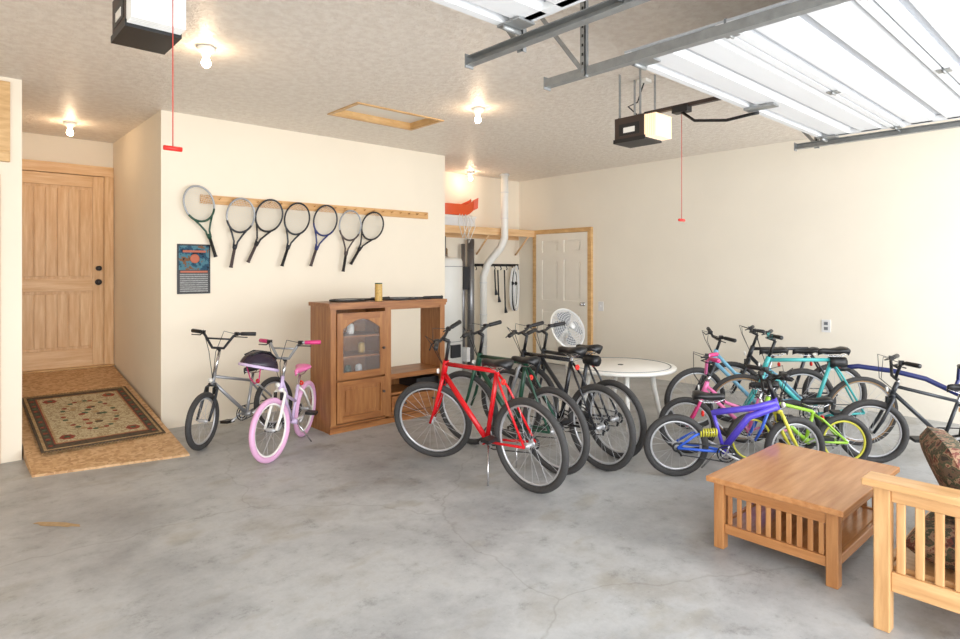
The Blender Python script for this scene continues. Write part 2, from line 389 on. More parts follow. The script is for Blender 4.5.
def track(name,x,yend,side,strut):
    b=MB(); z=2.535
    w=.022; hh=.022
    y0=-.95
    b.box(x-w,x+w,y0,yend,z+hh-.004,z+hh,M_galv); b.box(x-w,x+w,y0,yend,z-hh,z-hh+.004,M_galv); b.box(x-side*w-.002,x-side*w+.002,y0,yend,z-hh+.004,z+hh-.004,M_galv)
    pts=[(x,y0,z)]+[(x,y0-.3*math.sin(a*pi/12),z-.3+.3*math.cos(a*pi/12)) for a in range(1,7)]+[(x,y0-.3,.02)]
    b.tube(pts,.022,M_galv,4)
    xs=x-side*.03
    for yy in strut:
        b.box(xs-.003,xs+.003,yy-.016,yy+.016,z-.03,HC,M_galv); b.box(xs-.003,xs+.026,yy-.016,yy-.012,z-.03,HC,M_galv)
        b.M=Matrix.Translation((xs,yy,z))@RX(math.radians(-38)); b.box(-.008,-.003,-.012,.012,0,.57,M_galv); b.M=Matrix.Identity(4)
        for k in range(9): b.box(xs-.0045,xs+.0045,yy-.005,yy+.005,z+.03+k*.048,z+.045+k*.048,M_hole)
    b.box(x-.026,x+.026,yend,yend+.006,z-.034,z+.034,M_galv)
    b.done(name)
track('garage_door_track',2.545,2.25,1,[1.98,.6])
track('garage_door_track',1.985,2.27,-1,[1.95,.6])
track('garage_door_track',5.395,2.0,-1,[1.85,.6])
def opener(name,x,y,zb,yr,cordy,cordz,arm,lens):
    b=MB()
    b.box(x-.11,x+.11,y-.06,y+.20,zb+.02,zb+.19,M_dark); b.box(x-.115,x+.115,y-.07,y+.21,zb,zb+.03,M_black)
    b.box(x-.108,x+.108,y-.155,y-.06,zb+.015,zb+.18,lens)
    for i in range(5): b.box(x-.109,x+.109,y-.15+i*.018,y-.147+i*.018,zb+.014,zb+.181,M_lensoff)
    b.box(x-.10,x+.10,y+.20,y+.215,zb+.06,zb+.16,M_lensoff)
    b.box(x-.112,x-.11,y-.02,y+.16,zb+.05,zb+.14,M_black); b.box(x-.114,x-.112,y+.02,y+.12,zb+.07,zb+.11,M_white)
    for dy in (-.02,.16):
        for sx in (-.10,.10): b.box(x+sx-.012,x+sx+.012,y+dy-.002,y+dy+.002,zb+.19,HC,M_galv)
        b.box(x-.11,x+.11,y+dy-.012,y+dy+.012,zb+.19,zb+.195,M_galv)
    b.box(x-.018,x+.018,yr,y,zb+.20,zb+.225,M_dark)
    b.box(x-.035,x+.035,cordy-.06,cordy+.06,zb+.165,zb+.21,M_black)
    if arm: b.tube([(x,cordy,zb+.17),(x,cordy-.1,zb+.09),(x,arm[0]+.22,zb+.05),(x,arm[0]+.04,zb+.06),(x,arm[0],arm[1])],.011,M_black,6)
    b.tube([(x,cordy,zb+.17),(x,cordy,cordz)],.0025,M_rope,5)
    b.tube([(x-.035,cordy,cordz),(x+.035,cordy,cordz)],.010,M_redh,8)
    b.tube([(x+.1,y+.1,zb+.19),(x+.16,y+.18,zb+.27),(x+.1,y+.22,zb+.33),(x+.2,y+.2,zb+.38),(x+.14,y+.1,H-.02)],.006,M_black,6)
    b.box(x+.10,x+.18,y+.06,y+.14,H-.03,HC,M_white)
    b.done(name,None)
opener('garage_door_opener',4.02,2.57,2.47,-1.0,2.27,1.86,(1.72,2.53),M_lens)
opener('garage_door_opener',.74,3.05,2.56,-1.0,2.70,2.0,(1.86,2.53),M_lensoff)
# ---------------------------------------------------------------- outlet/switch
def plate(name,y,z,kind):
    b=MB(); b.box(7.412,7.42,y-.045,y+.045,z-.07,z+.07,M_bin)
    if kind: 
        for dz in(-.028,.028): b.box(7.409,7.412,y-.02,y+.02,z+dz-.018,z+dz+.018,M_groove)
        for dz in(-.028,.028):
            for dy in(-.007,.007): b.box(7.408,7.4095,y+dy-.0015,y+dy+.0015,z+dz-.006,z+dz+.006,M_hole)
    else: b.box(7.402,7.412,y-.008,y+.008,z-.016,z+.016,M_bin)
    b.done(name,None,.001)
plate('wall_outlet',2.43,.875,1); plate('light_switch',5.5,.96,0)
# ---------------------------------------------------------------- entertainment cabinet
b=MB(); w,dp,h=1.33,.38,1.16
b.box(-.02,w+.02,-.03,dp,h,h+.035,M_cabH)
b.box(0,.025,0,dp,.0,h,M_cab); b.box(w-.025,w,0,dp,0,h,M_cab); b.box(.60,.64,0,dp,.0,h,M_cab)
b.box(.025,w-.025,.0,.02,0,.07,M_cabH); b.box(.025,w-.025,.02,dp,.07,.09,M_cabH)
b.box(-.01,w+.01,-.022,-.002,0,.05,M_cabH)
b.box(.655,w-.06,-.005,.03,h-.05,h,M_cabH); b.box(-.01,w+.01,-.025,-.016,h-.025,h,M_cabH)
b.box(.025,.60,dp-.01,dp,.09,h,M_cab)
for zz in (.46,.67,.86): b.box(.025,.60,.03,dp-.01,zz,zz+.018,M_cabH)
b.box(.0,.055,-.015,-.001,.07,h-.025,M_cab); b.box(.585,.655,-.015,-.001,.07,h-.025,M_cab)
def fr(xa,xb,za,zb,t=.06):
    b.box(xa,xa+t,-.03,-.008,za,zb,M_cab); b.box(xb-t,xb,-.03,-.008,za,zb,M_cab); b.box(xa+t,xb-t,-.03,-.008,za,za+t,M_cabH); b.box(xa+t,xb-t,-.03,-.008,zb-t,zb,M_cabH)
fr(.06,.58,.49,1.10); b.box(.12,.52,-.02,-.014,.55,1.04,M_glass)
nA=14; vs=[];fs=[]
for i in range(nA+1):
    u=i/nA; x=.12+.40*u; zc=.95+.09*math.sin(pi*u)
    for yy in(-.029,-.012): vs+= [(x,yy,1.045),(x,yy,zc)]
for i in range(nA):
    o=i*4; fs+=[(o,o+1,o+5,o+4),(o+2,o+6,o+7,o+3),(o+1,o+3,o+7,o+5)]
b.add(vs,fs,M_cab)
fr(.06,.58,.09,.47,.055); b.box(.10,.54,-.018,-.008,.13,.43,M_cab); b.box(.15,.49,-.026,-.018,.18,.38,M_cab)
b.lathe((.55,-.03,.75),[(.006,0),(.006,-.015),(.014,-.02),(.012,-.03)],M_gum,'y',10); b.lathe((.55,-.03,.33),[(.006,0),(.006,-.015),(.014,-.02),(.012,-.03)],M_gum,'y',10)
b.box(.64,w-.025,.02,dp,.44,.475,M_cabH); b.box(.64,w-.025,-.012,.02,.425,.475,M_cabH)
b.box(.64,w-.025,0,dp,.265,.285,M_cabH)
b.box(.64,w-.025,dp-.01,dp,.09,.44,M_cab)
b.box(.66,w-.065,-.025,-.0,.10,.255,M_cabH); b.box(.69,w-.10,-.032,-.025,.13,.23,M_cabH)
for xx in(.8,1.15): b.lathe((xx,-.032,.18),[(.006,0),(.006,-.015),(.014,-.02),(.012,-.03)],M_gum,'y',10)
b.box(w-.06,w,-.015,-.001,.07,h-.025,M_cab)
b.box(w-.32,w-.03,.05,.36,.287,.38,M_black) 
for x,z,m in((.2,.878,M_silver),(.33,.878,M_white),(.45,.688,M_can),(.22,.688,M_gum),(.3,.478,M_green),(.42,.478,M_bin)):
    b.lathe((x,.2,z),[(.03,0),(.035,.03),(.03,.09),(.015,.10)],m,'z',12)
b.done('entertainment_cabinet',T(2.70,5.02))
ct=1.197
racket('tennis_racket',T(2.98,5.2,ct+.012)@RZ(math.radians(8))@RY(math.radians(-90))@RZ(pi/2),M_black,M_black)
racket('tennis_racket',T(3.55,5.16,ct+.012)@RZ(math.radians(-5))@RY(math.radians(-90))@RZ(pi/2),M_gray,M_black)
b=MB(); b.lathe((0,0,0),[(.036,0),(.037,.005),(.036,.16),(.037,.165),(.034,.17)],M_can,'z',20); b.lathe((0,0,.165),[(.036,0),(.036,.012)],M_green,'z',20); b.done('tennis_ball_can',T(3.24,5.05,ct))
# ---------------------------------------------------------------- bicycles
def wheel(b,c,R,tr,mt,mr,hub=.03,ns=24,tanw=None):
    b.ring(c,R-tr,tr,mt,'xz',44,10)
    if tanw: b.ring((c[0],c[1]+tr*.55,c[2]),R-tr*1.9,tr*.35,tanw,'xz',44,6); b.ring((c[0],c[1]-tr*.55,c[2]),R-tr*1.9,tr*.35,tanw,'xz',44,6)
    b.ring(c,R-tr*2-.006,.009,mr,'xz',44,6)
    b.tube([(c[0],c[1]-.045,c[2]),(c[0],c[1]-.03,c[2]),(c[0],c[1]-.028,c[2]),(c[0],c[1]+.028,c[2]),(c[0],c[1]+.03,c[2]),(c[0],c[1]+.045,c[2])],[.008,.012,.014,.014,.012,.008],M_alu,10)
    for sd in(-1,1): b.lathe((c[0],c[1]+sd*.026,c[2]),[(hub*.8,-.002),(hub*.8,.002)],M_alu,'y',12)
    for i in range(ns):
        a=2*pi*i/ns; off=.5*(1 if (i//2)%2 else -1); sd=1 if i%2 else -1
        p=(c[0]+hub*.75*math.cos(a+off),c[1]+sd*.026,c[2]+hub*.75*math.sin(a+off)); q=(c[0]+(R-tr*2)*math.cos(a),c[1],c[2]+(R-tr*2)*math.sin(a))
        b.tube([p,q],.0014,M_alu,3,cap=False)
def saddle(b,x,z,m,L_=.26,w=.075):
    secs=[]
    for u,hw,dz in((0,.35,-.01),(.04,.85,.008),(.2,1.0,.012),(.4,.75,.002),(.6,.4,-.003),(.85,.27,-.002),(.97,.22,-.008),(1,.1,-.018)):
        xx=x-.10+L_*u; W=w*hw; q=[]
        for k in range(12):
            a=2*pi*k/12; q.append((xx,W*math.cos(a),z+dz+.022*math.sin(a)*(1 if math.sin(a)>0 else 1.4)))
        secs.append(q)
    b.loft(secs,m)
    for sd in(-1,1): b.tube([(x-.07,sd*.03,z-.02),(x-.03,sd*.02,z-.045),(x+.05,sd*.02,z-.045),(x+.12,sd*.01,z-.02)],.004,M_chrome,6)
def bike(name,rear,front,D,mf,fork=None,style='diamond',bar='flat',bw=.56,bh=.98,sh=.86,lean=5,steer=0,mt=M_rubber,mr=M_alu,tr=.025,tanw=None,msad=M_sadd,mgrip=M_black,mbar=M_black,ks=True,stay=None,bag=False):
    fork=fork or mf; stay=stay or mf
    R=D/2; dx=front[0]-rear[0]; dy=front[1]-rear[1]; wb=math.hypot(dx,dy); k=D/.64
    s=max(.6,k); b=MB()
    A=Vector((0,0,R)); B=Vector((wb,0,R)); BB=Vector((wb*.41,0,max(R*.85,.2)))
    hd=Vector((-.33,0,.944))
    Cw=B+hd*((D+.045-R)/.944)+Vector((-.035*s,0,0)); Ht=Cw+hd*(.13*s)
    sd_=Vector((-.28,0,.96)); ft=(Ht.z-.02-BB.z)
    if style=='bmx': ft*=.72
    if style in('step',): ft*=.72
    if style=='susp': ft*=.8
    ST=BB+sd_*(ft/.96); SP=BB+sd_*((sh-.045-BB.z)/.96)
    fr_=.018*max(.78,min(1,s)) 
    def tb(p,q,r,m,n=10): b.tube([p,q],r,m,n)
    wheel(b,A,R,tr,mt,mr,.03,24 if D>.5 else 18,tanw)
    tb(BB-sd_*.01,ST,fr_*.95,mf); tb(BB,SP,.013,M_chrome if style!='susp' else M_black)
    if style in('diamond','bmx'): tb(ST,Ht-hd*.03,fr_*.95,mf); tb(BB,Cw+hd*.02,fr_*1.12,mf)
    elif style=='step':
        b.tube([BB+sd_*(ft*.55/.96),(BB+Cw)/2+Vector((0,0,.10*s)),Ht-hd*.03],fr_*.95,mf,10); tb(BB,Cw+hd*.02,fr_*1.1,mf)
    elif style=='susp':
        mid=(BB+Cw)/2+Vector((-.02,0,.10)); b.tube([ST+Vector((0,0,-.02)),mid+Vector((.04,0,.07)),Ht-hd*.03],fr_*1.6,mf,10); b.tube([BB+Vector((.0,0,.02)),mid,Cw+hd*.03],fr_*1.8,mf,10)
        sp=[(BB+sd_*.14)+Vector((-.02,0,0)),(BB+sd_*.10)+Vector((-.14,0,.03))]
        for i in range(7):
            p=sp[0].lerp(sp[1],i/6); b.ring(p,.028,.006,M_yel,'yz',12,5)
        tb(sp[0],sp[1],.01,M_chrome)
    tb(Cw-hd*.005,Ht,fr_*1.25,mf)
    stt=ST if style!='susp' else BB+sd_*.12+Vector((-.14,0,.03))
    for y in(-1,1):
        b.tube([stt+Vector((0,y*.012,-.02)),stt.lerp(A,.25)+Vector((0,y*.035,0)),A+Vector((0,y*.058,0))],.009,stay,8)
        b.tube([BB+Vector((-.02,y*.02,0)),BB.lerp(A,.35)+Vector((0,y*.04,0)),A+Vector((0,y*.058,0))],.010,stay,8)
    tb(BB+Vector((0,-.045,0)),BB+Vector((0,.045,0)),.022,mf)
    cr=.085*s; y=-.055
    b.ring(BB+Vector((0,y,0)),cr,.005,M_gray,'xz',28,6); b.ring(BB+Vector((0,y,0)),cr*.65,.006,M_gray,'xz',20,6)
    for i in range(5):
        a=2*pi*i/5; tb(BB+Vector((0,y,0)),BB+Vector((cr*math.cos(a),y,cr*math.sin(a))),.006,M_alu,5)
    b.ring(A+Vector((0,y+.01,0)),.04*s,.008,M_gray,'xz',20,6)
    b.tube([BB+Vector((0,y,cr)),A+Vector((0,y+.01,.042*s))],.0045,M_gray,4); b.tube([BB+Vector((0,y,-cr)),A+Vector((.03,y+.01,-.075*s)),A+Vector((0,y+.01,-.04*s))],.0045,M_gray,4)
    tb(A+Vector((0,y,0)),A+Vector((.03,y,-.08*s)),.009,M_black,6)
    cl=.165*s; ca=math.radians(-25)
    for sg in(-1,1):
        e=BB+Vector((sg*cl*math.cos(ca),0,sg*cl*math.sin(ca)))
        yy=-.07 if sg>0 else .07
        tb(BB+Vector((0,yy,0)),Vector((e.x,yy,e.z)),.0095,M_alu,8)
        y0,y1=(yy-.1,yy-.01) if yy<0 else (yy+.01,yy+.1)
        b.box(e.x-.04,e.x+.04,y0,y1,e.z-.012,e.z+.012,M_black)
    saddle(b,SP.x-.02,sh,msad,.26*max(.85,s),.072)
    if ks: b.tube([BB+Vector((-.04,.03,-.02)),(BB.x-.12,.14,.015)],.007,M_chrome,6)
    if bag:
        b.loft([[(SP.x-.10+u*.13,.045*c_,sh-.10+.045*s_) for c_,s_ in [(math.cos(2*pi*k2/10),math.sin(2*pi*k2/10)) for k2 in range(10)]] for u in(0,.3,.7,1)],M_black)
    b.ring((SP.x-.05,0,sh-.13),.014,.009,M_redh,'yz',10,6)
    # steering group
    piv=Cw; Ms=Matrix.Translation(piv)@Matrix.Rotation(math.radians(steer),4,hd)@Matrix.Translation(-piv); b.M=Ms
    wheel(b,B,R,tr,mt,mr,.02,24 if D>.5 else 18,tanw)
    for y in(-1,1): b.tube([Cw+Vector((0,y*.02,-.005)),Cw+Vector((.004,y*.05,-.03)),B.lerp(Cw,.35)+Vector((-.012,y*.054,0)),B+Vector((0,y*.052,0))],[.015*max(.8,s),.015*max(.8,s),.013,.010],fork,8)
    tb(Cw+Vector((0,-.03,-.005)),Cw+Vector((0,.03,-.005)),.016,fork)
    topz=bh-(.0 if bar=='flat' else .16*max(s,.8))
    St=Ht+hd*max(.02,(topz-.03-Ht.z)/.944)
    tb(Ht,St,.013,M_chrome if bar!='flat' else M_black)
    Bc=St+Vector((.05 if bar=='flat' else .03,0,.025)); tb(St,Bc,.014,M_black)
    hw=bw/2
    if bar=='flat':
        pts=[(-.055,-hw,.03),(-.01,-hw*.45,.028),(0,-hw*.2,.0),(0,0,0),(0,hw*.2,0),(-.01,hw*.45,.028),(-.055,hw,.03)]
    else:
        rz=.16*max(s,.8); pts=[(-.09,-hw,rz),(-.03,-hw*.55,rz),(-.01,-hw*.45,rz*.85),(0,-hw*.18,.0),(0,0,0),(0,hw*.18,0),(-.01,hw*.45,rz*.85),(-.03,hw*.55,rz),(-.09,hw,rz)]
        b.tube([Bc+Vector((-.008,-hw*.38,rz*.62)),Bc+Vector((-.008,hw*.38,rz*.62))],.008,mbar,8)
    P=[Bc+Vector(p) for p in pts]; b.tube(P,.0115,mbar,8)
    for i0,i1 in((0,1),(-1,-2)):
        e=P[i0]; d=(P[i1]-P[i0]).normalized(); b.tube([e-d*.005,e,e+d*.115,e+d*.12],[.013,.0175,.0165,.013],mgrip,10)
        q=e+d*.15; b.box(q.x-.01,q.x+.02,q.y-.015,q.y+.015,q.z-.015,q.z+.015,M_black)
        b.tube([q+Vector((.02,0,-.01)),q+Vector((.05,0,-.02)),e+d*.04+Vector((.055,0,-.025))],.005,M_black,6)
        b.tube([q+Vector((.02,0,0)),q+Vector((.11,-q.y*.4,.03)),Vector((Bc.x+.09,q.y*.2,Bc.z-.02)),Vector((Ht.x+.03,0,Ht.z-.05))],.0028,M_black,5)
    b.lathe((Cw.x+.03,0,Cw.z+.04),[(.02,0),(.02,.012)],M_white,'x',10)
    for y in(-.03,.03): b.box(Cw.x+.01,Cw.x+.035,y-.008,y+.008,Cw.z-.08,Cw.z-.02,M_black)
    b.M=Matrix.Identity(4)
    return b.done(name,T(rear[0],rear[1],0)@RZ(math.atan2(dy,dx))@RX(math.radians(lean)))
bike('bicycle',(3.02,2.80),(2.98,3.80),.65,M_red,bh=1.0,sh=.86,lean=-6,steer=30)
bike('bicycle',(3.42,2.93),(3.44,3.92),.65,M_green,bh=1.0,sh=.82,lean=-5,steer=12,bw=.5)
bike('bicycle',(3.74,2.76),(3.82,3.78),.65,M_gloss,bh=.98,sh=.88,lean=-4,steer=14,bw=.5,fork=M_silver,ks=False)
bike('bicycle',(4.06,2.86),(4.18,3.86),.63,M_gray,bh=.96,sh=.86,lean=-4,steer=8,bw=.5,style='diamond',ks=False,bag=True)
bike('childrens_bicycle',(2.44,5.60),(1.69,5.30),.48,M_silver,style='bmx',bar='bmx',bh=.96,sh=.60,lean=5,steer=22,tr=.024,mbar=M_gray,bw=.58,mr=M_alu,fork=M_gray)
bike('childrens_bicycle',(2.50,5.14),(1.96,4.62),.50,M_lav,style='step',bar='bmx',bh=.92,sh=.64,lean=-4,steer=-13,mt=M_pinkt,mr=M_white,tr=.022,mbar=M_silver,mgrip=M_magenta,bw=.56,msad=M_pink,fork=M_white,stay=M_white)
def un(u,n): return (u*.67+n*.74,-u*.74+n*.67)
bike('childrens_bicycle',(4.02,2.32),(4.56,1.70),.46,M_purple,style='susp',bar='flat',bh=.76,sh=.60,lean=4,steer=14,fork=M_yel,stay=M_blue,tr=.024,mbar=M_gray,bw=.48,mr=M_alu,ks=True)
bike('childrens_bicycle',un(2.30,4.86),un(1.62,4.86),.40,M_lime,style='bmx',bar='bmx',bh=.68,sh=.50,lean=3,steer=10,mr=M_yel,tr=.022,mbar=M_black,mgrip=M_black,bw=.40,fork=M_blue,ks=False)
bike('childrens_bicycle',un(2.02,5.14),un(1.20,5.14),.46,M_pink,style='step',bar='bmx',bh=.80,sh=.58,lean=-4,steer=-15,mr=M_alu,tr=.023,mbar=M_pink,mgrip=M_magenta,bw=.46,fork=M_magenta,ks=False)
bike('bicycle',un(2.72,5.5),un(1.76,5.5),.60,M_teal,bar='flat',bh=.93,sh=.82,lean=-5,steer=-12,tanw=M_tanw,bw=.5,tr=.02,mbar=M_teal,bag=True)
bike('bicycle',un(2.40,5.88),un(1.44,5.88),.60,M_skyb,bar='flat',bh=.88,sh=.76,lean=-3,steer=14,bw=.48,fork=M_gray,ks=False,style='step')
bike('bicycle',un(2.84,6.22),un(1.88,6.22),.60,M_gray,bar='flat',bh=.90,sh=.72,lean=-3,steer=-8,bw=.48,ks=False)
bike('bicycle',(5.98,.80),(5.42,1.46),.50,M_gray,bar='bmx',bh=.80,sh=.62,lean=-5,steer=-12,bw=.5,ks=False,style='bmx')
# trailer cycle, hitched to teal bike's seat post
b=MB()
pa=Vector(un(2.56,5.5)+(.66,)); 
pts=[pa,pa+Vector((.08,-.12,.02)),Vector((5.90,1.42,.665)),Vector((5.97,1.22,.62)),Vector((6.02,1.02,.52)),Vector((6.05,.82,.40)),Vector((6.06,.62,.28))]
b.tube(pts,.021,M_navy,10)
b.tube([pa+Vector((-.03,.02,0)),pa+Vector((.05,-.06,0))],.028,M_black,8)
A=Vector((6.08,.22,.25))
b.M=T(A.x,A.y,0)@RZ(math.radians(95)); wheel(b,Vector((0,0,.25)),.25,.023,M_rubber,M_alu,.02,18); b.M=Matrix.Identity(4)
for sx in(-.05,.05): b.tube([pts[-1]+Vector((sx*.3,0,0)),A+Vector((sx,0,0))],.01,M_navy,8); b.tube([Vector((6.03,.5,.6)),A+Vector((sx,0,0))],.009,M_navy,8)
b.tube([pts[-1],Vector((6.03,.48,.68))],.014,M_navy,8)
b.M=T(6.03,.46,0)@RZ(math.radians(95)); saddle(b,0,.70,M_sadd,.22,.065); b.M=Matrix.Identity(4)
st=Vector((6.01,1.05,.53)); b.tube([st,st+Vector((-.0,-.04,.12))],.013,M_navy,8); c=st+Vector((0,-.04,.12))
P=[c+Vector(p) for p in((-.24,-.06,.11),(-.13,-.02,.11),(-.05,0,0),(.05,0,0),(.13,-.02,.11),(.24,-.06,.11))]; b.tube(P,.011,M_navy,8)
for e,f in((P[0],P[1]),(P[-1],P[-2])): b.tube([e,e.lerp(f,.9)],.017,M_black,8)
bc=pts[-1]; b.ring(bc+Vector((-.05,0,0)),.07,.006,M_gray,'yz',24,6)
b.tube([bc+Vector((-.06,0,0)),bc+Vector((-.06,.12,-.06))],.009,M_alu,6); b.box(bc.x-.15,bc.x-.06,bc.y+.08,bc.y+.16,bc.z-.075,bc.z-.05,M_black)
b.done('trailer_bicycle')
# bike helmet hung on the handlebar
b=MB(); 
secs=[]
for i in range(9):
    t=i/8*pi*.5; rr=math.cos(t); zz=math.sin(t)
    secs.append([( .16*rr*math.cos(a)*1.0, .12*rr*math.sin(a), .13*zz) for a in [2*pi*k/20 for k in range(20)]])
secs[-1]=[(.004*math.cos(2*pi*k/20),.004*math.sin(2*pi*k/20),.13) for k in range(20)]
b.loft(secs,M_helm)
for i in(-1,0,1):
    b.tube([(-.12,i*.04,.075),(-.05,i*.045,.120),(.03,i*.045,.128),(.11,i*.04,.088)],.013,M_black,6,flat=.6)
b.ring((0,0,.0),.115,.013,M_lav,'xy',28,6,1.36,1.04)
b.tube([(-.05,.10,0),(-.01,.06,-.10),(.0,0,-.13),(-.01,-.06,-.10),(-.05,-.10,0)],.005,M_magenta,5)
b.done('bicycle_helmet',T(1.93,4.74,.73)@RZ(math.radians(10))@RY(math.radians(16)))
# ---------------------------------------------------------------- round table
b=MB(); z=.56; R=.53
b.lathe((0,0,0),[(.02,z-.015),(R-.03,z-.015),(R-.012,z-.035),(R,z-.03),(R+.005,z-.01),(R-.005,z),(.03,z)],M_white,'z',48)
b.lathe((0,0,0),[(.028,z),(.025,z+.004),(.018,z+.003)],M_black,'z',20)
for i in range(4):
    a=pi/4+i*pi/2; ca,sa=math.cos(a),math.sin(a)
    b.tube([(ca*.30,sa*.30,z-.02),(ca*.33,sa*.33,z*.6),(ca*.40,sa*.40,.015),(ca*.41,sa*.41,.0)],[.030,.024,.020,.022],M_white,10)
b.ring((0,0,z-.05),.34,.012,M_white,'xy',32,6)
b.ring((0,0,z+.001),R-.05,.004,M_groove,'xy',48,5)
b.done('round_patio_table',T(5.08,3.53))
# ---------------------------------------------------------------- pedestal fan
b=MB()
b.lathe((0,0,0),[(.20,0),(.20,.02),(.17,.035),(.04,.05),(.025,.08)],M_white,'z',32); b.tube([(0,0,.05),(0,0,.72)],[.018,.014],M_white,12); b.lathe((0,0,.42),[(.024,0),(.024,.05)],M_bin,'z',14)
b.M=T(0,0,.86)@RZ(math.radians(-8))@RX(math.radians(-24)); 
b.tube([(0,.10,-.14),(0,0.10,-.05),(0,.10,0)],.025,M_white,10)
b.lathe((0,0,0),[(.03,.20),(.06,.18),(.065,.08),(.05,.04)],M_white,'y',20)
Rf=.225
for k in range(12):
    t=k/11; rr=Rf*math.sin(pi/2*t)
    if rr>.02: b.ring((0,-.09*math.cos(pi/2*t)-.0,0),rr,.0026,M_bin,'xz',40,5); b.ring((0,.06*math.cos(pi/2*t)+.0,0),rr,.0026,M_bin,'xz',40,5)
b.ring((0,0,0),Rf,.011,M_white,'xz',48,6)
for k in range(36):
    a=2*pi*k/36
    for sg in(-.09,.06): b.tube([(Rf*math.sin(pi/2*t)*math.cos(a),sg*math.cos(pi/2*t),Rf*math.sin(pi/2*t)*math.sin(a)) for t in(.1,.35,.6,.8,1)],.0016,M_bin,4)
b.lathe((0,-.095,0),[(.035,0),(.035,.01)],M_bin,'y',20)
for k in range(4):
    a=k*pi/2; vs=[];
    for rr,ww in((.03,.25),(.1,.5),(.17,.55),(.2,.35)):
        for sg in(-1,1): vs.append((rr*math.cos(a+sg*ww),sg*.022,rr*math.sin(a+sg*ww)))
    b.add(vs,[(0,1,3,2),(2,3,5,4),(4,5,7,6)],M_groove,True)
b.M=Matrix.Identity(4)
b.done('pedestal_fan',T(5.17,4.28))
# ---------------------------------------------------------------- coffee table
b=MB(); X0,X1,Y0,Y1,h=0,.95,0,.67,.385
b.box(X0,X1,Y0,Y1,h-.03,h,M_table)
lg=.055; ins=.03
for xa in(X0+ins,X1-ins-lg):
    for yy in(Y0+ins,Y1-ins-lg): b.box(xa,xa+lg,yy,yy+lg,0,h-.03,M_tableV)
for xa in(X0+ins+.012,X1-ins-lg+.012):
    b.box(xa,xa+.025,Y0+ins+lg,Y1-ins-lg,h-.095,h-.03,M_tableY); b.box(xa,xa+.025,Y0+ins+lg,Y1-ins-lg,.085,.135,M_tableY)
    n_=10; span=(Y1-Y0-2*ins-2*lg)
    for i in range(n_):
        yy=Y0+ins+lg+span*(i+.5)/n_; b.box(xa+.007,xa+.019,yy-.013,yy+.013,.135,h-.095,M_tableV)
for yy in(Y0+ins+.012,Y1-ins-lg+.012):
    b.box(X0+ins+lg,X1-ins-lg,yy,yy+.025,h-.095,h-.03,M_table); b.box(X0+ins+lg,X1-ins-lg,yy,yy+.025,.085,.135,M_table)
b.box(X0+ins+.04,X1-ins-.04,Y0+ins+.04,Y1-ins-.04,.112,.128,M_table)
b.done('coffee_table',T(3.12,.95),.005)
# ---------------------------------------------------------------- mission sofa
b=MB(); ax0,ax1,ay0,ay1=2.90,4.95,-.05,.78
for xa in(ax0+.03,ax1-.09):
    for yy in(ay0,ay1-.06): b.box(xa,xa+.06,yy,yy+.06,0,.60,M_chairV)
    b.box(xa-.035,xa+.095,ay0-.02,ay1+.035,.60,.63,M_chairY)
    b.box(xa+.015,xa+.045,ay0+.06,ay1-.06,.54,.60,M_chairY); b.box(xa+.015,xa+.045,ay0+.06,ay1-.06,.17,.25,M_chairY)
    for i in range(11):
        yy=ay0+.06+(ay1-ay0-.12)*(i+.5)/11; b.box(xa+.022,xa+.038,yy-.016,yy+.016,.25,.54,M_chairV)
b.box(ax0+.09,ax1-.09,ay1-.045,ay1-.02,.17,.27,M_chairY); b.box(ax0+.09,ax1-.09,ay0+.02,ay0+.045,.17,.27,M_chairY)
b.box(ax0+.09,ax1-.09,ay0+.05,ay1-.05,.24,.265,M_chairY)
for i in range(24):
    xx=ax0+.12+i*.077; b.box(xx,xx+.03,ay0+.02,ay0+.04,.27,.86,M_chairV)
b.box(ax0+.09,ax1-.09,ay0+.01,ay0+.05,.86,.94,M_chairY)
b.done('wooden_sofa',None,.005)
def cushion(name,M,w,d,t):
    b=MB(); N=14
    vs=[];fs=[]
    for sg in (1,-1):
        for i in range(N+1):
            for j in range(N+1):
                u=-1+2*i/N; v=-1+2*j/N
                e=(1-abs(u)**6)*(1-abs(v)**6); hh=t/2*(e**.45)*(.85+.15*math.cos(u*1.2)*math.cos(v*1.2))
                vs.append((u*w/2*(1-.03*v*v),v*d/2*(1-.03*u*u),sg*hh))
    K=(N+1)**2
    for s_ in(0,1):
        for i in range(N):
            for j in range(N):
                a=s_*K+i*(N+1)+j; q=(a,a+N+1,a+N+2,a+1); fs.append(q if s_==0 else q[::-1])
    b.add(vs,fs,M_camo,True)
    return b.done(name,M)
for k in range(3): cushion('seat_cushion',T(3.31+k*.615,.365,.352),.60,.68,.17)
cushion('throw_pillow',T(3.34,.57,.60)@RZ(math.radians(22))@RX(math.radians(66)),.44,.36,.15)
# ---------------------------------------------------------------- recess: shelf, water heater, duct, hooks etc.
b=MB(); b.box(5.02,7.38,6.82,7.2,2.10,2.125,M_pineH); b.box(5.02,7.38,6.80,6.84,2.04,2.15,M_pineH); b.box(5.02,7.38,7.17,7.2,2.0,2.10,M_pineH)
for xx in(6.42,7.3): b.tube([(xx,7.17,1.75),(xx,6.86,2.06)],.018,M_pineH,4)
b.done('storage_shelf')
b=MB(); b.lathe((0,0,0),[(.27,.0),(.27,.06),(.285,.08),(.285,1.62),(.27,1.66),(.08,1.69)],M_heat,'z',36)
for zz in(.5,1.55): b.ring((0,0,zz),.287,.004,M_groove,'xy',36,5)
b.tube([(0,0,1.68),(0,0,1.98)],.05,M_pipe,14); b.lathe((0,0,1.68),[(.09,0),(.05,.05)],M_pipe,'z',16)
for sx in(-.12,.12): b.tube([(sx,.05,1.66),(sx,.05,1.8),(sx,.3,1.95)],.012,M_tanw,8)
